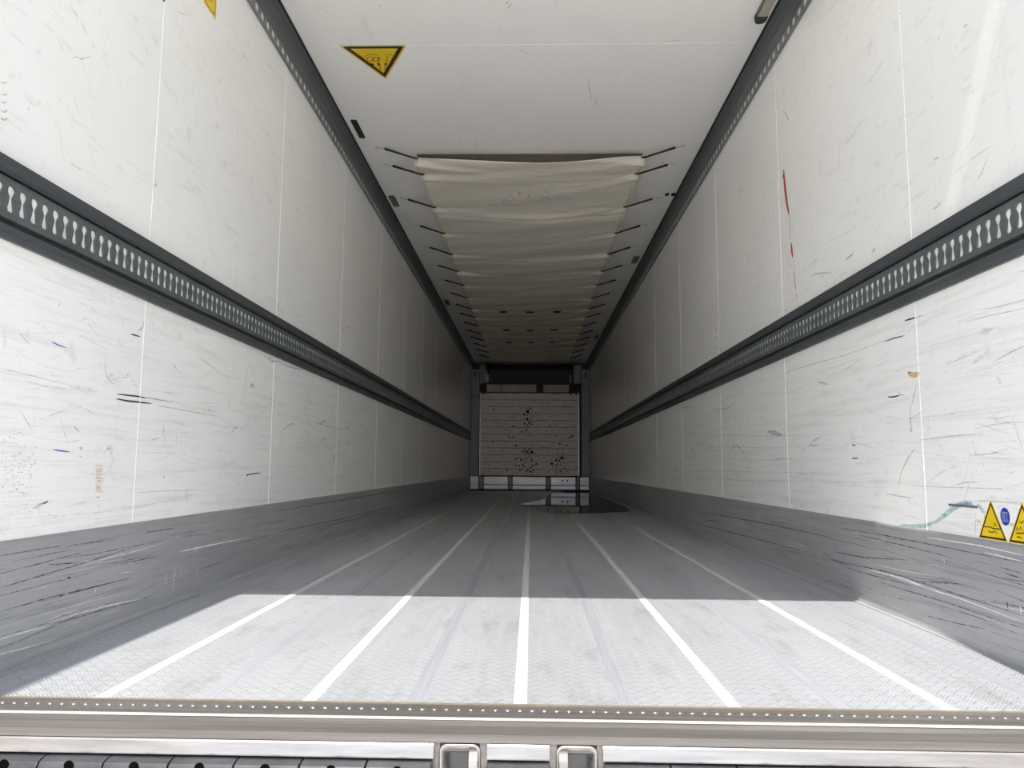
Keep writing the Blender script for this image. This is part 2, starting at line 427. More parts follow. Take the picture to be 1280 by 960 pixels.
# keyhole: round head, narrow waist, flared foot
key = [(.0045,0),(.0042,.006),(.0085,.012),(.0112,.019),(.009,.027),(.004,.0315),(-.004,.0315),(-.009,.027),(-.0112,.019),(-.0085,.012),(-.0042,.006),
       (-.0045,0),(-.0062,-.012),(-.0088,-.021),(-.0086,-.029),(-.005,-.032),(.005,-.032),(.0086,-.029),(.0088,-.021),(.0062,-.012)]
slot = [(.012,.004),(.010,.010),(.004,.0135),(-.012,.0135),(-.017,.008),(-.018,0),(-.017,-.008),(-.012,-.0135),(.004,-.0135),(.010,-.010),(.012,-.004)]
key = [(a*1.28, b) for a, b in key]
Y0 = 0.0
for side, nm in ((-1, 'trim_4'), (1, 'trim_5')):
    def pf(pts, name, mat, par=None, y0=Y0, y1=13.70):
        return MB().prism([(side*(W-o), z) for o, z in pts], 1, y0, y1).build(name, M[mat], par)
    base = struct(pf([(0,1.205),(.007,1.205),(.022,1.197),(.022,1.166),(.012,1.160),(0,1.160)], nm, 'rail'))
    pf([(0,1.160),(.003,1.160),(.003,1.151),(0,1.151)], 'gasket_and_gap_shade', 'black', base)  # black strip standing in for the shade in the recess below the flange
    pf([(0,1.151),(.0155,1.151),(.0155,1.148),(0,1.148)], 'upper_lip', 'rail_face', base)
    pf([(0,1.148),(.0085,1.148),(.0085,1.061),(0,1.061)], 'slot_backing', 'slot_back', base)
    pf([(0,1.061),(.018,1.061),(.018,1.054),(0,1.054)], 'lower_lip', 'rail_face', base)
    pf([(0,1.054),(.004,1.054),(.004,1.038),(0,1.038)], 'groove', 'dark', base)
    pf([(0,1.038),(.019,1.038),(.022,1.031),(.022,1.017),(.010,1.008),(0,1.008)], 'lower_flange', 'rail', base)
    mb = MB(); ring_cells(mb, side, Y0, .0417, 328, 1.061, 1.148, .0135, .004, polar(key))
    mb.build('slotted_plate', M['rail_face'], base, recalc=False)
for side, nm in ((-1, 'trim_6'), (1, 'trim_7')):
    def pf(pts, name, mat, par=None, y0=Y0, y1=13.70):
        return MB().prism([(side*(W-o), z) for o, z in pts], 1, y0, y1).build(name, M[mat], par)
    base = struct(pf([(0,2.553),(.012,2.553),(.014,2.572),(.022,2.597),(.038,2.622),(.061,2.643),(.061,2.65),(0,2.65)], nm, 'rail_cove'))
    pf([(.061,2.640),(.068,2.640),(.068,2.65),(.061,2.65)], 'gasket_and_gap_shade', 'black', base)
    pf([(0,2.508),(.012,2.508),(.012,2.499),(0,2.499)], 'lower_lip', 'cove_face', base)
    pf([(0,2.553),(.007,2.553),(.007,2.508),(0,2.508)], 'slot_backing', 'slot_back', base)
    mb = MB(); ring_cells(mb, side, Y0, .0715, 191, 2.508, 2.553, .0105, .0025, polar([(x*1.3, y*1.25) for x, y in slot]), 16)
    mb.build('slotted_plate', M['cove_face'], base, recalc=False)

# ------------------------------------------------------------------ bulkhead
BY = 13.75
fr = bp = tag(empty('bulkhead', (0, BY, .30)), 'worn off-white ribbed bulkhead between grey posts, closing the far end', 'bulkhead')
for s in (-1, 1):
    p = MB().box(*sorted((s*1.225, s*1.055)), BY-.02, BY+.08, .30, 2.50).build('post', M['post'], fr, bevel=.004)
    MB().box(*sorted((s*1.045, s*1.056)), BY+.0, BY+.10, .30, 2.50).build('dark_edge', M['black'], fr)
    MB().box(*sorted((s*1.155, s*1.130)), BY-.023, BY-.018, 2.33, 2.44).build('slot', M['black'], p)
MB().prism([(-1.105+.016*math.cos(a), 1.925+.016*math.sin(a)) for a in [k*PI/6 for k in range(12)]], 1, BY-.023, BY-.018).build('hole', M['black'], fr)
for s in (-1, 1):
    MB().box(*sorted((s*1.055, s*.90)), BY+.03, BY+.09, 2.20, 2.60).build('upper_cheek', M['post'], fr, bevel=.003)
MB().box(-1.0, 1.12, BY-.02, BY+.10, 2.185, 2.205).build('top_bar', M['black'], fr)
for x in (-.965, .945, .83):
    MB().box(x-.012, x+.012, BY-.04, BY-.015, 1.955, 2.19).build('hanger_strap', M['black'], fr)
MB().box(.135, .255, BY-.035, BY+.0, 2.03, 2.13).build('centre_bracket', M['dark'], fr, bevel=.004)
MB().box(.17, .22, BY-.03, BY+.0, 2.12, 2.25).build('centre_bracket', M['dark'], fr, bevel=.003)
MB().box(-.915, -.865, BY-.03, BY+.02, 2.23, 2.39).build('corner_block', M['tan'], fr, bevel=.004)
MB().box(.82, .845, BY-.03, BY+.02, 2.22, 2.39).build('corner_block', M['tan'], fr, bevel=.004)
MB().tube([(-.90,BY-.03,2.62),(-.90,BY-.05,2.55),(-.87,BY-.05,2.47),(-.86,BY-.04,2.40)], .03, 8, [1,1.3,1.2,.6]).build('cable_loop', M['black'], fr, smooth=True)


MB().box(-1.045, 1.02, BY+.03, BY+.06, .302, 2.01).build('backing', M['dark'], bp)
n = 12; h = (2.005-.305)/n
for i in range(n):
    z0 = .305+i*h
    prof = [(BY+.03, z0+.003), (BY+.004, z0+.003), (BY-.004, z0+.012), (BY-.004, z0+h-.012), (BY+.004, z0+h-.004), (BY+.03, z0+h-.004)]
    MB().prism(prof, 0, -1.015, .985).build('slat', M['slat'], bp)
for x0, x1 in ((-1.04, -1.015), (.985, 1.012)):
    MB().box(x0, x1, BY-.008, BY+.03, .30, 2.01).build('edge_strip', M['kickend'], bp, bevel=.002)
mb = MB(); rr = random.Random(3)
def blob(mb, c, r, nrm_axis, asp=1.0, n=7, rr=rr, off=0.0):
    b = len(mb.v)
    for k in range(n):
        a = 2*PI*k/n; q = r*rr.uniform(.6, 1.2)
        if nrm_axis == 1: mb.v.append((c[0]+q*math.cos(a), c[1], c[2]+q*asp*math.sin(a)))
        else: mb.v.append((c[0], c[1]+q*math.cos(a), c[2]+q*asp*math.sin(a)))
    mb.f.append([b+k for k in range(n)])
def clear(z): return abs(((z-.305)/h) % 1-.5) < .38
spots = [(rr.gauss(-.05,.05), rr.uniform(1.1,1.72)) for _ in range(60)]+[(rr.gauss(-.04,.11), rr.uniform(.38,.95)) for _ in range(170)]
spots += [(rr.gauss(.62,.07), rr.uniform(.35,.78)) for _ in range(60)]+[(rr.uniform(-.9,.9), rr.uniform(.35,1.95)) for _ in range(70)]
spots += [(rr.gauss(.6,.08), rr.gauss(1.06,.05)) for _ in range(12)]
for x, z in spots:
    if clear(z): blob(mb, (x, BY-.0046, z), rr.choice((.005,.008,.011,.02)), 1, rr.uniform(.6,1.4))
blob(mb, (.45, BY-.0046, .555), .033, 1, .8); blob(mb, (-.43, BY-.0046, 1.09), .012, 1, 4.2); blob(mb, (-.05, BY-.0046, 1.62), .035, 1, 1.2); blob(mb, (-.75, BY-.0046, 1.67), .012, 1, 4)
stuff(mb.build('chip_marks', M['black'], bp, recalc=False))

hd = bp
for x0, x1, in ((-.905,-.60), (-.59,-.24), (-.235,.125), (.27,.80)):
    MB().box(x0, x1, BY+.0, BY+.03, 2.025, 2.183).build('board', M['tan'], hd, bevel=.003)
MB().box(-.92, .81, BY+.031, BY+.05, 2.012, 2.183).build('backing', M['dark'], hd)

ks = tag(empty('scuff_rail', (0, BY-.09, 0)), 'pale grey segmented scuff rail along the foot of the bulkhead', 'scuff rail')
MB().box(-1.222, 1.222, BY-.06, BY+.02, .006, .30).build('backing', M['dark'], ks)
for x0, x1 in ((-1.21,-1.05), (-.935,-.45), (-.35,.322), (.428,.925), (1.02,1.195)):
    MB().prism([(BY-.06,.025),(BY-.082,.025),(BY-.09,.04),(BY-.09,.11),(BY-.082,.12),(BY-.085,.13),(BY-.085,.28),(BY-.075,.292),(BY-.06,.292)], 0, x0, x1).build('scuff_plate', M['kickend'], ks)
for x0, x1 in ((-1.03,-.955), (-.43,-.37), (.342,.408), (.945,1.0)):
    MB().box(x0, x1, BY-.075, BY-.06, .04, .285).build('spacer', M['post'], ks)
MB().box(-1.222, 1.222, BY-.095, BY-.06, .001, .02).build('foot_strip', M['black'], ks)
for x in (.66, .76): 
    MB().prism([(x+.018*math.cos(a), .215+.022*math.sin(a)) for a in [k*PI/4 for k in range(8)]], 1, BY-.087, BY-.085).build('hole', M['black'], ks)

# evaporator housing above the bulkhead, dark
ev = tag(MB().prism([(BY+.10,2.20),(BY+.12,2.20),(END-.02,2.24),(END-.02,2.64),(BY+.30,2.64),(BY+.11,2.50)], 0, -.895, .895).build('cooling_unit_housing', M['dark'], bevel=.004),
         'dark housing filling the gap between the bulkhead top and the ceiling', 'housing')

# ------------------------------------------------------------------ canvas air duct under the ceiling
TY = [3.31, 3.60, 4.28, 4.95, 5.61, 6.27, 6.90, 7.54, 8.18, 8.77, 9.42, 10.06, 10.70, 11.35, 12.0, 12.65]
TZ, TX = 2.588, .795
def tz(x, y):
    e = TX-abs(x); s = 1-(x/TX)**2
    ph = 0; lo = TY[0]
    for i in range(len(TY)-1):
        if TY[i] <= y <= TY[i+1]: ph = (y-TY[i])/(TY[i+1]-TY[i]); lo = TY[i]
    z = TZ-.036*s-.016*math.sin(PI*ph)**2*math.exp(-e/.25)
    for i, t in enumerate(TY):
        if abs(y-t) < .5:
            rr_ = random.Random(i*7+(1 if x > 0 else 0))
            for k in range(3):      # creases fanning out from each eyelet
                sl = rr_.uniform(-.25, .35); c = t+.03+sl*e
                z += rr_.uniform(.004, .010)*math.exp(-((y-c)/(.018+.07*e))**2)*math.exp(-e/.42)
                z -= rr_.uniform(.004, .010)*math.exp(-((y-c-.05-.05*e)/(.02+.08*e))**2)*math.exp(-e/.42)
    # the sewn cross seam of the second bay and softer ones behind
    for yc, a in ((4.42,.034), (5.75,.016), (7.0,.009), (8.35,.008), (9.6,.008), (10.9,.008)):
        d = y-(yc+.10*s*math.cos(x*1.3))
        z += a*s*(math.exp(-(d/.035)**2)-.9*math.exp(-((d+.09)/.06)**2))
    z += .004*math.sin(y*9+2*math.sin(x*3))*s+.003*math.sin(y*17+x*4)
    return z
tp = tag(empty('canvas_duct', (0, 3.3, 2.6)), 'cream canvas air duct sheet stretched under the ceiling', 'canvas')
mb = MB(); nx, ny = 48, 620; y0, y1 = 3.305, 12.95
for j in range(ny+1):
    y = y0+(y1-y0)*j/ny
    for i in range(nx+1):
        x = -TX+2*TX*i/nx
        xx = x*(1+.004*math.sin(y*9.6))
        yy = y+(.012*math.sin(x*5) if j == 0 else 0)
        mb.v.append((xx, yy, tz(x, y)))
for j in range(ny):
    for i in range(nx):
        a = j*(nx+1)+i; mb.f.append([a, a+nx+1, a+nx+2, a+1])
sheet = mb.build('sheet', M['tarp'], tp, smooth=True, recalc=False)
sm = sheet.modifiers.new('thickness', 'SOLIDIFY'); sm.thickness = .0015; sm.offset = 1
for s in (-1, 1):
    mb = MB(); pts = []
    k = 0
    b = 0
    m = 420
    for j in range(m+1):
        y = y0+(y1-y0)*j/m
        for e in (0.0, .026):
            x = s*(TX-e); mb.v.append((x*(1+.004*math.sin(y*9.6)), y, tz(x, y)-.0022))
    for j in range(m):
        a = 2*j; mb.f.append([a, a+1, a+3, a+2])
    o = mb.build('hem', M['tarp_edge'], tp, smooth=True, recalc=False)
mb = MB()                                # vertical brown sheet, set back, standing in for shade inside the duct mouth
mb.box(-TX+.01, TX-.01, 3.40, 3.405, 2.585, 2.649)
mb.build('duct_mouth_shade', plain('brown_mouth_shade', (0.10,0.075,0.06), 0.8), tp)
for yc in (8.24, 9.54, 10.72):
    for x in (-.36, 0, .36):
        pts = [(x+.058*math.cos(a)*(1.0), yc+.05*math.sin(a)) for a in [k*PI/8 for k in range(16)]]
        mb = MB(); zc = min(tz(px, py) for px, py in pts)-.002
        mb.prism(pts, 2, zc-.003, zc)
        mb.build('vent_hole', M['black'], tp)

def strap(s, y, src=None):
    root = empty('rubber_strap', (s*TX, y, TZ))
    A = Vector((s*1.045, y-.03, H-.001)); B = Vector((s*.985, y-.025, H-.012)); Cc = Vector((s*(TX-.005), y, tz(s*TX, y)-.006)); D = Vector((s*(TX-.035), y, tz(s*(TX-.03), y)-.008))
    MB().tube([A, A+(B-A)*.5+Vector((0,0,-.003)), B], .0025, 6).build('wire_hook', M['wire'], root, smooth=True)
    MB().tube([A+Vector((0,0,.001)), A+Vector((0,0,-.004))], .008, 8).build('fixing_screw', M['wire'], root)
    MB().tube([B+(B-Cc)*.03, B, B.lerp(Cc,.5), Cc], .0072, 8, [.7,1.25,1.0,1.0]).build('rubber_cord', M['black'], root, smooth=True)
    MB().tube([Cc+(Cc-D)*.15, Cc, D], .0085, 8, [.8,1.1,.5]).build('end_hook', M['black'], root, smooth=True)
    return root
ordn = ['first','second','third','fourth','fifth','sixth','seventh','eighth','ninth','tenth','eleventh','twelfth','thirteenth','fourteenth','fifteenth','sixteenth']
for s, sn in ((-1, 'left'), (1, 'right')):
    for i, y in enumerate(TY):
        r = strap(s, y)
        if i == 0: lb = 'black rubber strap at the front %s corner of the cream canvas' % sn
        elif i == len(TY)-1: lb = 'black rubber strap on the %s edge of the canvas, farthest back by the bulkhead' % sn
        else: lb = 'black rubber strap on the %s edge of the canvas, %s from the front' % (sn, ordn[i])
        tag(r, lb, 'strap', 'rubber straps along the %s edge of the canvas' % sn)

# ------------------------------------------------------------------ rear sill
sill = tag(empty('door_sill', (0, -.09, 0)), 'scratched stainless steel door sill across the front of the floor', 'door sill')
# profile (y, z): flat tread, rolled ridge, lip
MB().prism([(-.001,-.03),(-.001,.0012),(-.012,.0022),(-.026,.0008),(-.052,.0008),(-.074,.0022),(-.092,.0015),(-.100,.0065),(-.111,.0085),(-.120,.0072),(-.130,.0025),
            (-.150,.0010),(-.168,-.0005),(-.1755,-.004),(-.1755,-.012),(-.166,-.012),(-.166,-.03)], 0, -W, W).build('tread_plate', M['steel'], sill)
MB().prism([(-.0968,.0058),(-.104,.0088),(-.112,.0096),(-.1185,.0086),(-.112,.006)], 0, -W, W).build('polished_ridge', plain('ridge_highlight', (0.78,0.75,0.72), 0.35, 0.3, 0.12, (8,60,60)), sill)  # highlight along the polished ridge put into a brighter colour
MB().box(-W, W, -.006, .003, .0005, .0026).build('end_bead', plain('ochre_sealant', (0.22,0.18,0.125), 0.6), sill)
mb = MB(); k = -1.215
while k < 1.215:
    c = (k, -.034); b = len(mb.v); N = 8
    for rad, z in ((.0048,.0008),(.0034,.0026),(.0012,.0032)):
        for q in range(N): mb.v.append((c[0]+rad*1.3*math.cos(2*PI*q/N), c[1]+rad*math.sin(2*PI*q/N), z))
    for l in range(2):
        for q in range(N):
            q2 = (q+1) % N; mb.f.append([b+l*N+q, b+l*N+q2, b+(l+1)*N+q2, b+(l+1)*N+q])
    mb.f.append([b+2*N+q for q in range(N)])
    k += .0243
stuff(mb.build('stud_row', M['bright'], sill, smooth=True, recalc=False))
# front face of the sill below the lip, left open at the two lock pockets
FY = -.172
def X(px, py=940, y=FY): return hit(px, py, 1, y).x
xa0, xa1 = X(550), X(600); xb0, xb1 = X(696), X(746)
mb = MB()
for x0, x1 in ((-W, xa0), (xa1, xb0), (xb1, W)): mb.box(x0, x1, FY, FY+.008, -.19, -.010)
for x0, x1 in ((xa0, xa1), (xb0, xb1)):
    mb.box(x0, x1, FY, FY+.008, -.0135, -.010); mb.box(x0, x1, FY, FY+.008, -.19, -.098)
mb.build('face_plate', M['steel'], sill)
bars = [(-W+.002, X(543)), (X(609), X(687)), (X(753), W-.002)]
for x0, x1 in bars:
    MB().prism([(FY,-.0135),(FY-.006,-.0125),(FY-.0085,-.0155),(FY-.0150,-.033),(FY-.0150,-.0365),(FY,-.0365)], 0, x0, x1).build('polished_bar', M['bright'], sill, bevel=.0008)
BZ = hit(90, 957, 1, FY-.0415).z
def block(x0, x1, bolt=True):
    mb = MB().prism([(FY+.0,-.042),(FY-.020,-.0405),(FY-.036,-.044),(FY-.041,-.052),(FY-.041,-.185),(FY+.0,-.185)], 0, x0, x1)
    o = mb.build('rubber_block', M['rubber'], sill, bevel=.0025)
    if bolt:
        c = ((x0+x1)/2, BZ)
        MB().prism([(c[0]+.0085*math.cos(a), c[1]+.0085*math.sin(a)) for a in [k*PI/8 for k in range(16)]], 1, FY-.0425, FY-.0405).build('bolt_hole', M['void'], o)
    return o
bw = (X(542, 950, FY-.03)-X(54, 943, FY-.03))/6.0
x1 = X(542)
while x1 > -W:
    block(max(x1-bw+.0012, -W+.002), x1-.0012); x1 -= bw
x0 = X(754)
while x0 < W:
    block(x0+.0012, min(x0+bw-.0012, W-.002)); x0 += bw
block(X(609), X(687), False)
# lock keepers
def keeper(x0, x1, pegside, label):
    r = tag(empty('lock_keeper', ((x0+x1)/2, FY, -.05)), label, 'lock keeper', 'lock keepers in the sill')
    zt, zb = -.0145, -.100
    def rr_rect(a0, a1, b0, b1, rad, n=4):
        pts = []
        for (cx, cz, st) in ((a1-rad, b1-rad, 0), (a0+rad, b1-rad, PI/2), (a0+rad, b0+rad, PI), (a1-rad, b0+rad, 1.5*PI)):
            for k in range(n+1):
                a = st+PI/2*k/n; pts.append((cx+rad*math.cos(a), cz+rad*math.sin(a)))
        return pts
    loops = [(rr_rect(x0-.002, x1+.002, zb, zt, .014), FY-.0005), (rr_rect(x0-.001, x1+.001, zb+.001, zt-.001, .013), FY-.004), (rr_rect(x0+.003, x1-.003, zb+.004, zt-.003, .011), FY-.004),
             (rr_rect(x0+.013, x1-.013, zb+.012, zt-.024, .006), FY+.024), (rr_rect(x0+.014, x1-.014, zb+.013, zt-.026, .005), FY+.045)]
    mb = MB(); nn = len(loops[0][0])
    for pts, y in loops: mb.v += [(p[0], y, p[1]) for p in pts]
    for l in range(len(loops)-1):
        for k in range(nn):
            k2 = (k+1) % nn; mb.f.append([l*nn+k, l*nn+k2, (l+1)*nn+k2, (l+1)*nn+k])
    mb.build('cup', M['bright'], r, recalc=False, smooth=True)
    MB().box(x0+.012, x1-.012, FY+.044, FY+.048, zb+.01, zt-.02).build('pocket_back', M['plate'], r)
    xp = x1-.0115 if pegside > 0 else x0+.0115
    MB().prism([(FY+.044,-.024),(FY+.004,-.023),(FY-.006,-.026),(FY-.010,-.040),(FY-.008,-.096),(FY+.044,-.096)], 0, xp-.0085, xp+.0085).build('peg', M['bright'], r, bevel=.002)
keeper(xa0, xa1, 1, 'left stainless lock keeper cup, its peg at the right-hand side')
keeper(xb0, xb1, -1, 'right stainless lock keeper cup, its peg at the left-hand side')

# ------------------------------------------------------------------ puddle
pts = [(-.13,7.9),(-.04,7.45),(.12,6.95),(.22,6.5),(.34,6.30),(.52,6.38),(.72,6.44),(.93,6.62),(1.08,6.72),(1.16,7.1),(1.185,7.8),(1.19,10),(1.19,13.62),(.70,13.62),(.50,12.9),(.33,11.6),(.27,10.4),(.16,9.5),(.02,8.9),(-.10,8.4)]
m, nt, p = newmat('water_film'); nt.nodes.remove(p)
out = [x for x in nt.nodes if x.type == 'OUTPUT_MATERIAL'][0]
fz = nd(nt, 'ShaderNodeFresnel'); fz.inputs[0].default_value = 1.33
gl = nd(nt, 'ShaderNodeBsdfGlossy'); gl.inputs['Roughness'].default_value = .015
tr = nd(nt, 'ShaderNodeBsdfTransparent'); tr.inputs[0].default_value = (.72,.72,.74,1)
mx = nd(nt, 'ShaderNodeMixShader')
nt.links.new(fz.outputs[0], mx.inputs[0]); nt.links.new(tr.outputs[0], mx.inputs[1]); nt.links.new(gl.outputs[0], mx.inputs[2]); nt.links.new(mx.outputs[0], out.inputs[0])
tag(MB().prism(pts, 2, .0021, .0026).build('water_puddle', m), 'shallow water puddle on the floor at the far right by the bulkhead', 'puddle')

# ------------------------------------------------------------------ ceiling fittings
lamp = tag(empty('ceiling_lamp', (1.115, 1.3, H)), 'slim tan strip lamp on the ceiling beside the right rail', 'lamp')
MB().box(1.088, 1.142, .9, 1.83, H-.018, H).build('housing', M['plate'], lamp, bevel=.003)
MB().box(1.094, 1.136, .92, 1.79, H-.026, H-.017).build('diffuser', M['lampface'], lamp, bevel=.003)
MB().prism([(1.088,1.79),(1.142,1.79),(1.142,1.82),(1.134,1.838),(1.115,1.845),(1.096,1.838),(1.088,1.82)], 2, H-.030, H).build('end_cap', M['dark'], lamp, bevel=.002)
def cplate(x, y, w, l, label, mat, shear=0.0):
    r = 5; pts = []
    for sx, sy, st in ((1,1,0), (-1,1,1), (-1,-1,2), (1,-1,3)):
        for k in range(4):
            a = (st+k/3)*PI/2; pts.append((x+sx*(w/2-.008)+.008*math.cos(a), y+sy*(l/2-.008)+.008*math.sin(a)))
    t = empty('ceiling_plate', (x, y, H))
    MB().prism(pts, 2, H-.004, H).build('plate', M[mat], t)
    c = (x, y)
    for q in (-.32, .32):
        MB().prism([(x+.004*math.cos(a), y+q*l+.004*math.sin(a)) for a in [k*PI/3 for k in range(6)]], 2, H-.0055, H-.004).build('screw', M['wire' if mat != 'black' else 'dark'], t)
    return tag(t, label, 'plate')
cplate(-1.108, 3.005, .040, .26, 'black oblong plate on the ceiling beside the left rail', 'black')
cplate(-1.115, 4.32, .052, .25, 'grey oblong plate on the ceiling, second behind the black one at left', 'plate')
cplate(-1.10, 8.1, .06, .30, 'small grey plate far back on the ceiling at the left rail', 'plate')
cplate(1.105, 6.06, .06, .26, 'grey oblong plate on the ceiling beside the right rail', 'plate')
cplate(1.105, 10.7, .06, .30, 'small dark plate far back on the ceiling at the right rail', 'plate')
for x, lb in ((1.095, 'black round plug in the ceiling, farther from the right rail'), (1.145, 'black round plug in the ceiling touching the right rail')):
    tag(MB().prism([(x+.017*math.cos(a), 4.18+.03*math.sin(a)) for a in [k*PI/7 for k in range(14)]], 2, H-.006, H).build('ceiling_plug', M['black'], bevel=.0015), lb, 'plug')

# ------------------------------------------------------------------ stickers
def onplane(kind):
    if kind == 'R': return (lambda a, b, t: (W-t, a, b)), 0
    if kind == 'L': return (lambda a, b, t: (-W+t, a, b)), 0
    return (lambda a, b, t: (a, b, H-t)), 2
def plate2(name, kind, poly, t0, t1, mat, par):
    f, _ = onplane(kind); mb = MB(); n = len(poly)
    mb.v = [f(a, b, t0) for a, b in poly]+[f(a, b, t1) for a, b in poly]
    mb.f = [list(range(n)), [n+i for i in reversed(range(n))]]+[[i, (i+1) % n, n+(i+1) % n, n+i] for i in range(n)]
    return mb.build(name, mat, par)
def inset(poly, k):
    c = [sum(p[i] for p in poly)/len(poly) for i in (0, 1)]
    # true inward offset of a convex polygon
    n = len(poly); area = sum(poly[i][0]*poly[(i+1) % n][1]-poly[(i+1) % n][0]*poly[i][1] for i in range(n))
    sg = 1 if area > 0 else -1; lines = []
    for i in range(n):
        (x1, y1), (x2, y2) = poly[i], poly[(i+1) % n]; dx, dy = x2-x1, y2-y1; l = math.hypot(dx, dy)
        nx_, ny_ = -dy/l*sg, dx/l*sg; lines.append((nx_, ny_, nx_*x1+ny_*y1+k))
    out = []
    for i in range(n):
        a1, b1, c1 = lines[i-1]; a2, b2, c2 = lines[i]; d = a1*b2-a2*b1
        out.append(((c1*b2-c2*b1)/d, (a1*c2-a2*c1)/d))
    return out
def strokes(name, kind, lines, w, t, mat, par):
    f, _ = onplane(kind); nrm = {'R': (-1,0,0), 'L': (1,0,0), 'C': (0,0,-1)}[kind]; mb = MB()
    for ln in lines:
        mb.ribbon([f(a, b, t) for a, b in ln], [w]*len(ln), nrm, .0002)
    return mb.build(name, mat, par, recalc=False)
def tri_sticker(kind, poly, label, loc, edge='yellow', rim=.006, bw=.014, edge_k=0.004):
    r = tag(empty('warning_sticker', loc), label, 'sticker')
    plate2('backing', kind, poly, .0002, .0008, M[edge], r)
    p1 = inset(poly, edge_k); p2 = inset(p1, bw)
    plate2('border', kind, p1, .0008, .0010, M['brown'], r)
    plate2('field', kind, p2, .0010, .0012, M['yellow'], r)
    return r
tri = [(-.985,2.045),(-.632,2.045),(-.806,2.385)]
st = tri_sticker('C', tri, 'yellow triangular warning sticker on the ceiling beside the left rail', (-.8,2.1,H), bw=.021, edge_k=.010)
def onceil(pts): return [(v.x, v.y) for v in (hit(a, b, 2, H) for a, b in pts)]
red = [[(462.5+4*math.cos(a), 73.5+2.8*math.sin(a)) for a in [k*PI/5 for k in range(11)]], [(470+4*math.cos(a), 74+2.8*math.sin(a)) for a in [k*PI/5 for k in range(11)]],
       [(472,72),(475,71),(471,73.5),(475,74),(471,76),(475,77)], [(483,70),(485,71.5),(482,73),(485,74.5),(482,76.5)]]
strokes('red_symbol', 'C', [onceil(q) for q in red], .006, .0012, M['redprint'], st)
strokes('black_symbol', 'C', [onceil(q) for q in ([(465,79),(466.5,81)], [(473,78.5),(474,81.5)], [(482.5,78.5),(482,81)])], .014, .0012, M['brown'], st)
strokes('outline_symbol', 'C', [onceil(q) for q in ([(463,78),(472,87)], [(474,81),(476.5,87.5)], [(482,81),(480.5,87)], [(449,69),(454,72),(458,69),(464,67),(470,68),(474,70)], [(481,69),(486,67),(491,70)], [(458,76),(462,79)])], .0035, .0012, M['brown'], st)

def rtri(yc, dz=0):  # on the right wall (y, z): width .12, height .10
    return [(yc-.060,.3005),(yc+.062,.3005),(yc,.404)]
s1 = tri_sticker('R', rtri(.438), 'yellow triangular warning sticker low on the right wall, beside the blue round one', (W,.44,.3), bw=.005, edge_k=.0022)
strokes('black_symbol', 'R', [[(.475,.332),(.45,.333),(.43,.330),(.405,.331)],[(.455,.322),(.44,.319),(.425,.324),(.418,.316)],[(.43,.335),(.425,.345),(.418,.338)],[(.47,.345),(.462,.352),(.468,.36)]], .0026, .0012, M['brown'], s1)
s2 = tri_sticker('R', rtri(.312), 'yellow triangular warning sticker low on the right wall, cut by the picture edge', (W,.31,.3), bw=.005, edge_k=.0022)
strokes('black_symbol', 'R', [[(.34,.326),(.31,.329),(.29,.328)],[(.34,.333),(.335,.342),(.33,.333),(.322,.343),(.315,.333)],[(.338,.318),(.32,.316)],[(.325,.356),(.315,.352),(.31,.36)]], .003, .0012, M['brown'], s2)
bs = tag(empty('round_sticker', (W,.3805,.362)), 'round blue sticker with a white book symbol between the yellow triangles', 'sticker')
disc = [(.3815+.0185*math.cos(a), .364+.0225*math.sin(a)) for a in [k*PI/14 for k in range(28)]]
plate2('disc', 'R', disc, .0002, .0009, M['blueprint'], bs)
strokes('book_symbol', 'R', [[(.392,.356),(.392,.373)],[(.387,.356),(.387,.374)],[(.382,.355),(.382,.374)],[(.374,.355),(.374,.373)],[(.392,.374),(.386,.376),(.381,.374),(.374,.375),(.370,.373)],[(.393,.354),(.386,.352),(.381,.354),(.375,.352),(.369,.354)]], .0014, .0009, M['paleprint'], bs)
sl = tag(empty('upper_sticker', (-W,1.1,2.22)), 'yellow sticker high on the left wall, cut by the picture top', 'sticker')
rect = [(1.045,2.226),(1.152,2.226),(1.152,2.40),(1.045,2.40)]
plate2('backing', 'L', rect, .0002, .0008, M['yellow'], sl)
strokes('outline', 'L', [[(1.056,2.238),(1.056,2.388)],[(1.056,2.238),(1.141,2.238)],[(1.141,2.238),(1.141,2.388)]], .0035, .0008, M['brown'], sl)
strokes('black_symbol', 'L', [[(1.09,2.26),(1.10,2.29),(1.115,2.27)],[(1.095,2.30),(1.11,2.32)]], .004, .0008, M['brown'], sl)

# ------------------------------------------------------------------ scuffs and marks, read off the photograph onto the real wall planes
marks = {'L': {}, 'R': {}, 'C': {}, 'BL': {}, 'BR': {}, 'F': {}}
spec = {'L': (0, -W, (1,0,0)), 'R': (0, W, (-1,0,0)), 'C': (2, H, (0,0,-1)), 'BL': (0, -W+.006, (1,0,0)), 'BR': (0, W-.006, (-1,0,0)), 'F': (2, .0, (0,0,1))}
def mk(pl, col, pts, wpx, taper=True, sub=3):
    ax, val, nrm = spec[pl]
    P = []
    for i in range(len(pts)-1):
        for k in range(sub):
            t = k/sub; P.append((pts[i][0]*(1-t)+pts[i+1][0]*t, pts[i][1]*(1-t)+pts[i+1][1]*t))
    P.append(pts[-1])
    V = [hit(a, b, ax, val) for a, b in P]; n = len(V)
    ws = []
    for i, v in enumerate(V):
        d = (v-CAM_LOC).length; t = i/(n-1)
        ws.append(wpx*d/FPX*((.35+.65*math.sin(PI*min(1, max(0, t)))**.6) if taper else 1))
    marks[pl].setdefault(col, MB()).ribbon(V, ws, nrm, {'black':.0009,'gray':.0007,'faint':.0006}.get(col, .0008))
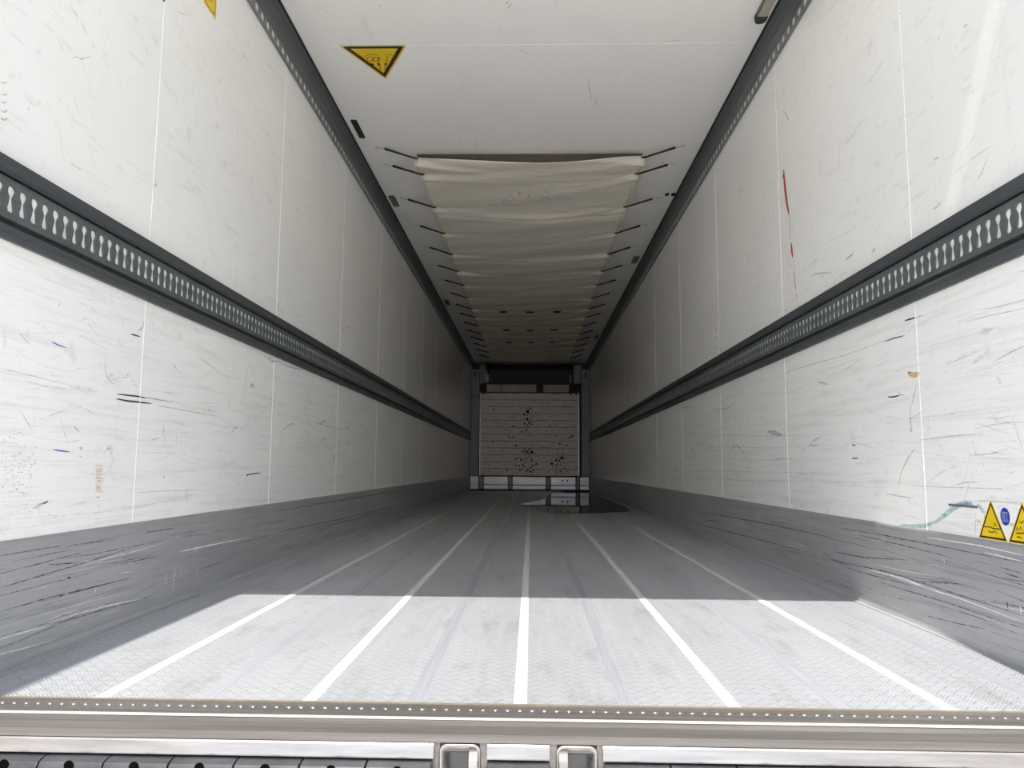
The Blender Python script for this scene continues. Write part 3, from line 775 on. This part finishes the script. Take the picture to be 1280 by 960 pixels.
# left lower wall
mk('L','black',[(146,492.5),(158,494),(172,495.5),(182,497.5)],1.8); mk('L','gray',[(175,496),(190,498),(216,503)],1.8)
mk('L','black',[(145,498.5),(158,501),(172,502.5),(189,504.5)],2.0); mk('L','gray',[(196,507),(215,510),(236,514),(275,521)],1.2)
mk('L','gray',[(277,519),(277.5,527)],.8)
mk('L','black',[(163,417.5),(169,419),(175,421)],1.6); mk('L','gray',[(180,400),(179,408),(172,415)],2.2)
mk('L','blue',[(64,427),(72,431),(83,435)],1.4); mk('L','blue',[(66,562),(75,563.5),(87,565)],1.6)
mk('L','gray',[(0,460.5),(25,466),(60,475),(86,481)],1.0); mk('L','faint',[(86,482),(105,487),(122,489)],6)
mk('L','gray',[(131,445),(131,462),(135,474),(145,482)],1.4); mk('L','gray',[(146,472),(158,472),(162,462)],1.2)
mk('L','faint',[(164,473),(172,485)],3); mk('L','faint',[(134,471),(140,470),(148,478)],5)
mk('L','faint',[(48,525),(75,515),(103,508)],1.5); mk('L','gray',[(25,513),(32,525),(40,538)],1.2); mk('L','faint',[(74,518),(80,540),(86,555)],2.5)
mk('L','gray',[(92,533),(95,536),(99,540)],2); mk('L','gray',[(99,559.5),(102.5,561.5)],3.5); mk('L','gray',[(99,571),(102,571)],2)
mk('L','gray',[(203,528),(204,534),(204.5,544)],1.6); mk('L','faint',[(204,536),(203,544),(207,551)],1.6)
mk('L','gray',[(24,416),(29,422),(36,430)],1.6); mk('L','faint',[(5,413),(6,425),(5,437)],3); mk('L','gray',[(73,375),(75,380),(71,384)],1.4)
mk('L','faint',[(95,375),(112,385),(123,391)],1.6); mk('L','faint',[(25,418),(50,416),(80,416)],1); mk('L','faint',[(60,386),(66,396),(70,398)],1.4)
mk('L','gray',[(311,453),(307,475),(302,508)],1.2); mk('L','gray',[(312,482),(316,481),(318,486)],4.5); mk('L','faint',[(286,500),(287,508),(285,512)],5)
mk('L','gray',[(289,543),(292,536),(297,534)],1.8); mk('L','faint',[(303,536),(310,530),(314,532)],2.5)
mk('L','gray',[(352,540),(358,533),(364,529.5),(371,531)],2); mk('L','faint',[(352,540),(349,560),(347,575)],1.6)
mk('L','gray',[(398,530),(402,529),(407,525.5)],3); mk('L','gray',[(401,551),(404,548),(408,546.5)],1.8); mk('L','gray',[(432,536),(437,532)],2.4)
mk('L','gray',[(433,553),(438,551)],1.8); mk('L','gray',[(457,541),(460,537)],2.2); mk('L','black',[(415.5,566),(417,571),(418,577)],1.2)
mk('L','black',[(307.5,593.5),(317,592),(326,591)],1.4); mk('L','black',[(308,595),(311,593)],1.6); mk('L','gray',[(308,595),(308,608)],.8); mk('L','gray',[(328,596),(339,596.5),(340,592)],.9)
mk('L','black',[(204.5,594),(204.7,598.5)],1.1); mk('L','gray',[(288,580),(291,579)],2); mk('L','gray',[(297,605),(300,606)],1.4)
mk('L','paleblue',[(335,447),(340,451),(348,453)],2.4); mk('L','paleblue',[(348,453),(362,459),(380,463)],1.4)
mk('L','gray',[(40,636),(50,631),(60,626)],2.8); mk('L','black',[(53,630),(60,626.5)],1.6)
mk('L','faint',[(0,650),(120,641),(180,632),(250,617)],1.6); mk('L','gray',[(170,616),(200,614),(250,612)],.9)
mk('L','faint',[(170,565),(200,566),(220,566)],1.2); mk('L','faint',[(220,536),(221,565)],1.6); mk('L','faint',[(226,538),(225,562)],1.2)
mk('L','faint',[(360,520),(400,530),(440,540),(470,548)],1.4); mk('L','faint',[(340,515),(380,524)],1.2); mk('L','faint',[(400,545),(440,556)],1.2)
mk('L','faint',[(130,565),(137,560),(142,575),(135,588)],5); mk('L','faint',[(132,560),(142,560)],8)
for i in range(9): mk('L','orange',[(119+i % 2,582+i*4.1),(123,580.5+i*4.1),(129-(i*5 % 4),583+i*4.1)],3.0,False,1)
mk('L','orange',[(120,622),(125,621)],2); mk('L','orange',[(121,632),(125,633)],2.2)
# left upper wall
mk('L','gray',[(91,72),(96,71),(101,74),(107,72.5),(113,70.5)],1.3); mk('L','gray',[(101,74),(104,72)],1.4)
mk('L','faint',[(93,12),(97,22)],1.8); mk('L','gray',[(101,26),(108,43)],1.7); mk('L','gray',[(115,53),(119,63)],1.5)
mk('L','faint',[(70,48),(85,72)],1.2); mk('L','faint',[(10,38),(32,58)],1.2)
for i in range(5): mk('L','faint',[(25+i*4,112+i*1.5),(46+i*3,138)],1.3)
mk('L','gray',[(34,135),(37,137)],2); mk('L','gray',[(222,15.5),(228,17),(234,19)],1.0)
for y in (103, 118, 128, 139, 149): mk('L','gray',[(0,y-1),(5,y+1),(9,y-1)],2.2 if y > 125 else 1.4)
mk('L','faint',[(105,165),(118,175)],2); mk('L','gray',[(88,203),(102,213)],1.3); mk('L','faint',[(54,195),(56,214)],1.2); mk('L','faint',[(200,170),(222,190),(242,205)],1.3); mk('L','faint',[(202,178),(235,196)],1.3)
mk('L','gray',[(296,162),(298,168)],2); mk('L','faint',[(245,128),(245,158)],2); mk('L','gray',[(294,335),(295,345),(295,360)],1.1); mk('L','gray',[(192,232),(196,230)],2.5)
mk('L','black',[(203,0),(206,0.8)],3); mk('L','faint',[(352,325),(354,335)],2); mk('L','gray',[(425,415),(431,410),(438,408)],1.5); mk('L','gray',[(475,453),(480,451)],1.6); mk('L','faint',[(452,383),(452,393)],2)
rs = random.Random(11)
for i in range(150):
    x = rs.gauss(24, 12); y = rs.gauss(590, 26)
    if 0 < x < 52 and 500 < y < 640: mk('L','soil',[(x-rs.uniform(.6,1.5),y-rs.uniform(-1.2,1.2)),(x+rs.uniform(.6,1.5),y+rs.uniform(-1,1.6))],rs.uniform(1.2,3.2),True,1)
# right wall
mk('R','red',[(979.7,212),(980.5,225),(982,240),(984,255),(986.5,268)],6); mk('R','red',[(987,268),(988,283),(988.2,300)],1.0); mk('R','red',[(989,303),(990,313),(991,322)],5)
mk('R','red',[(992.5,335),(993.5,352),(995,362)],1.6); mk('R','red',[(995.5,365),(996.8,375)],1.0); mk('R','red',[(979,218),(980,222)],5)
mk('R','gray',[(979,137),(984,146),(988,151.5)],2.0); mk('R','gray',[(972,133),(973,138)],2.2); mk('R','gray',[(1025,202),(1026.5,217)],1.1); mk('R','gray',[(1050,187),(1048,215)],1)
mk('R','gray',[(1012,347),(1020,342),(1030,341),(1040,341)],1.8); mk('R','faint',[(1025,342),(1035,353)],2); mk('R','faint',[(1030,305),(1060,290),(1085,270)],1.4)
mk('R','paleblue',[(1167,262),(1173,257),(1176,252)],1.8); mk('R','paleblue',[(1057,325),(1067,317)],2); mk('R','paleblue',[(1090,315),(1094,311)],3)
mk('R','gray',[(1210,202),(1223,193),(1238,183)],1.2); mk('R','gray',[(1193,216),(1207,206)],.9); mk('R','gray',[(1168,200),(1173,196)],3)
for i in range(6): mk('R','faint',[(1054+i*6,262-i*3),(1060+i*6,250-i*3)],1.2); mk('R','faint',[(1056+i*6,272-i*2),(1062+i*6,262-i*2)],1.2)
mk('R','gray',[(1123,19),(1126,16)],1.6); mk('R','gray',[(1204,34),(1210,30)],2); mk('R','faint',[(1175,38),(1186,27)],1.2); mk('R','faint',[(1203,104),(1213,94)],1.4); mk('R','faint',[(1164,65),(1166,92)],1)
mk('R','gray',[(1173,47),(1174,48.5)],3.4); mk('R','gray',[(1195,59),(1196,60)],2.6); mk('R','faint',[(1043,65),(1044,78)],1.4)
for i in range(14):
    x = rs.uniform(1010,1260); y = rs.uniform(60,240); mk('R','faint',[(x,y),(x+rs.uniform(12,30),y-rs.uniform(10,26))],rs.uniform(.8,1.6))
mk('R','black',[(1131,401),(1138,399),(1146,396.5)],1.8); mk('R','gray',[(1146,397),(1154,394)],1.1); mk('R','black',[(1106,427),(1117,423),(1131,419.5)],1.4)
mk('R','black',[(1110,496.5),(1118,496),(1126,494)],1.6); mk('R','gray',[(980,466),(1010,457),(1060,443),(1110,424)],1.0)
mk('R','gray',[(1022,477),(1029,479),(1035,480.5)],2.4); mk('R','gray',[(960,539),(968,541),(978,544)],5.5); mk('R','black',[(1065,556),(1070,556.5)],1.5); mk('R','blue',[(1065,573),(1073,572.5)],1.3)
mk('R','white',[(1065,559),(1066,570)],1.4); mk('R','white',[(1066,572),(1065,592)],1.0)
mk('R','tan',[(1135,467),(1142,469),(1150,467)],6.5); mk('R','black',[(1135,465),(1139,466)],1.2); mk('R','gray',[(1138,515),(1139,541)],2.4); mk('R','gray',[(1146,480),(1142,498),(1138,515)],1.4)
mk('R','gray',[(1139,533),(1140,540)],4.5); mk('R','gray',[(1144,560),(1134,575),(1127,590),(1122.5,611)],2.0)
mk('R','white',[(1182,453),(1200,446),(1218,440),(1228,438)],2.0); mk('R','gray',[(1183,455),(1200,449),(1222,440)],1.2); mk('R','white',[(1176,466),(1184,465)],3)
mk('R','gray',[(1150,550),(1190,545),(1228,542)],1.2); mk('R','faint',[(1106,525),(1150,522),(1200,516)],1.4); mk('R','gray',[(1140,607),(1180,609),(1270,611.5)],1.0); mk('R','faint',[(985,595),(1040,602),(1100,603)],1.2)
mk('R','white',[(1158,607),(1165,599),(1180,589),(1198,583)],1.8); mk('R','gray',[(1163,602),(1175,591),(1196,582)],1.1); mk('R','white',[(1158,607),(1150,617),(1144,621)],1.6)
mk('R','gray',[(1107,618),(1115,618),(1122,620),(1130,621),(1142,622)],1.6); mk('R','gray',[(1120,625),(1120.5,630)],1.2); mk('R','gray',[(1091,634),(1091.5,639)],1); mk('R','black',[(1065,573.5),(1072,573)],1)
mk('R','white',[(1108,620),(1118,616),(1132,617),(1145,621)],1.0)
mk('R','green',[(1124,657),(1140,658),(1158,657),(1170,652)],4.5); mk('R','green',[(1168,654),(1180,645),(1192,635),(1204,629),(1216,628)],6); mk('R','green',[(1195,633),(1210,630),(1220,634)],4)
mk('R','gray',[(1205,628),(1209,615),(1212,603)],1.1); mk('R','gray',[(1219,640),(1220,668)],.9); mk('R','gray',[(1217,626),(1240,626.5),(1280,629)],1.2); mk('R','ochre',[(1219,651),(1227,652)],3); mk('R','ochre',[(1258,655),(1268,656)],3)
mk('R','gray',[(1222,631),(1227,636),(1232,642)],5)
mk('R','faint',[(1225,565),(1232,590)],1.6); mk('R','faint',[(1215,455),(1235,440)],5); mk('R','faint',[(1222,415),(1240,413)],9); mk('R','faint',[(1246,470),(1252,480)],6)
for i in range(40):
    x = rs.gauss(1215,14); y = rs.gauss(577,9); mk('R','soil',[(x-.8,y),(x+.8,y+.6)],rs.uniform(.8,1.8),True,1)
for i in range(5): mk('R','gray',[(1085+i*2.4,512),(1085.5+i*2.4,518)],1.0)
mk('R','gray',[(895,415),(897,409)],2.8); mk('R','white',[(892,418),(900,418.5)],1.6); mk('R','gray',[(894,424),(896,419)],2.2); mk('R','faint',[(888,437),(895,434),(903,438),(897,442),(888,440)],2)
mk('R','gray',[(895,512),(908,511),(920,503)],1.1); mk('R','gray',[(918.5,521),(919.5,523)],2)
mk('R','gray',[(913,564),(917,558),(922,557),(930,566),(936,582)],1.6); mk('R','gray',[(884,563),(889,557),(893,559)],1.4); mk('R','gray',[(862,562),(866,561),(869,568)],1.6)
mk('R','gray',[(1012,556),(1020,549),(1027,546)],1.8); mk('R','gray',[(1012,557),(1024,556)],1.6); mk('R','gray',[(1003,555),(1002.5,572)],1.4); mk('R','faint',[(1007,554),(1007,565)],1.4)
mk('R','gray',[(851,511),(857,509),(863,507)],1.2); mk('R','orange',[(872,440),(873,449)],1.5)
for y in (545, 560, 575, 590, 601): mk('R','faint',[(860,y-2),(960,y),(1060,y+rs.uniform(-6,8))],1.4)
# ceiling
mk('C','gray',[(735,98),(737,112),(740,124)],1.0); mk('C','gray',[(744,124),(746,132)],1.4); mk('C','faint',[(743,133),(752,132)],1.0); mk('C','faint',[(640,59),(670,70)],1.4); mk('C','faint',[(700,64),(730,76)],1.4)
mk('C','gray',[(631,6),(636,1)],1.6); mk('C','gray',[(634,11),(640,3)],1.4); mk('C','faint',[(472,8),(478,6)],3); mk('C','faint',[(395,8),(415,18)],1.2); mk('C','faint',[(833,51),(852,50)],3)
mk('C','faint',[(812,105),(820,104)],2.4); mk('C','faint',[(772,88),(773,98)],1.4)
# kick plates
for a in ([(0,735),(40,723),(100,705),(180,680)], [(0,765),(60,747),(120,733),(165,722)], [(150,705),(175,700),(198,695)], [(50,752),(90,741),(140,728)], [(0,695),(40,688),(80,682)], [(180,666),(200,663),(219,660)],
          [(60,706),(85,704),(98,704)], [(350,665),(420,650),(500,632)], [(390,661),(430,652),(480,640)], [(340,640),(420,626),(500,613)], [(60,782),(120,765),(190,745)]):
    mk('BL','scratch',a,1.3)
mk('BL','white',[(219,712),(217,722),(215,738)],1.4); mk('BL','white',[(223,690),(260,682),(310,672)],1.4); mk('BL','white',[(118,742),(120,733)],1.2); mk('BL','white',[(60,778),(130,758),(180,748)],1.2)
mk('BL','black',[(84,722),(87.5,722)],1.8); mk('BL','white',[(226,713),(226,725)],1); mk('BL','white',[(232,712),(233,722)],1); mk('BL','white',[(208,715),(207,728)],1); mk('BL','white',[(245,710),(246,722)],1)
for a in ([(1048,660),(1100,668),(1180,684),(1280,704)], [(1070,668),(1130,682),(1190,697)], [(1060,710),(1100,722),(1140,732)], [(1140,726),(1170,728),(1198,730)], [(1040,700),(1110,715),(1200,744),(1280,770)],
          [(1100,728),(1180,752),(1280,786)], [(1250,709),(1280,717)], [(1255,716),(1280,724)], [(880,640),(960,655),(1040,672)], [(860,652),(940,672),(1010,690)], [(1045,690),(1080,697),(1135,700)], [(1160,770),(1200,780),(1230,786)]):
    mk('BR','scratch',a,1.3)
for a in ([(1085,712),(1130,723),(1180,743)], [(1160,672),(1220,681),(1280,694)], [(1120,722),(1200,748),(1280,778)], [(1230,690),(1280,702)]): mk('BR','white',a,1.2)
mk('BR','white',[(1180,697),(1181,705)],1.3); mk('BR','white',[(1276,757),(1277,768)],2.0); mk('BR','white',[(1070,664),(1071,668)],2.0); mk('BR','black',[(1259,752),(1260,760)],1.6); mk('BR','white',[(947,645),(950,650)],1.4)
# faint wear spread over the walls in metres
for pl, xs, nrm in (('L', -W, (1,0,0)), ('R', W, (-1,0,0))):
    for i in range(330):
        low = i < 230
        y = .25+rs.random()**1.7*9; z = rs.uniform(.32,.98) if low else rs.uniform(1.24,2.45)
        l = rs.uniform(.03,.28) if low else rs.uniform(.03,.16); a = rs.gauss(0,.10) if low else rs.gauss(-.9 if pl == 'R' else -.9,.25)
        if rs.random() < .15: a = rs.uniform(-1.5,1.5); l *= .4
        P = [Vector((xs, y+l*(t-.5)*math.cos(a), min(2.48, max(.31, z+l*(t-.5)*math.sin(a)+.006*math.sin(t*3+i))))) for t in (0,.33,.66,1)]
        if low and any(p.z > 1.0 for p in P): continue
        if not low and any(p.z < 1.215 for p in P): continue
        w = rs.uniform(.0012,.004)
        c = 'gray' if rs.random() < .10 else 'faint'
        marks[pl].setdefault(c, MB()).ribbon(P, [w*.4,w,w,w*.4], nrm, {'gray':.0007,'faint':.0006}[c])
for pl, xs, nrm in (('BL', -W+.006, (1,0,0)), ('BR', W-.006, (-1,0,0))):
    for i in range(80):
        y = .25+rs.random()**1.7*9; z = rs.uniform(.03,.27); l = rs.uniform(.05,.5); a = rs.gauss(0,.035)
        P = [Vector((xs, y+l*(t-.5), min(.285, max(.02, z+l*(t-.5)*a+.002*math.sin(t*5+i))))) for t in (0,.33,.66,1)]
        w = rs.uniform(.0008,.0028); marks[pl].setdefault('scratch' if rs.random() < .8 else 'white', MB()).ribbon(P, [w*.3,w,w,w*.3], nrm, .0006)
par = {'L': wall_left, 'R': wall_right, 'C': ceiling, 'BL': bpy.data.objects['baseboard_left'], 'BR': bpy.data.objects['baseboard_right'], 'F': floor}
for pl, d in marks.items():
    for c, mb in d.items():
        stuff(mb.build('%s_marks' % {'paleblue':'pale_blue','gray':'grey'}.get(c, c), MK[c], par[pl], recalc=False))
# raised grey strip on the right wall
a, b = hit(1187,631,0,W), hit(1222,634,0,W)
MB().box(W-.004, W, min(a.y,b.y), max(a.y,b.y), (a.z+b.z)/2-.003, (a.z+b.z)/2+.003).build('grey_insert_strip', plain('blue_grey_strip', (.12,.15,.2), .5), wall_right, bevel=.0008)
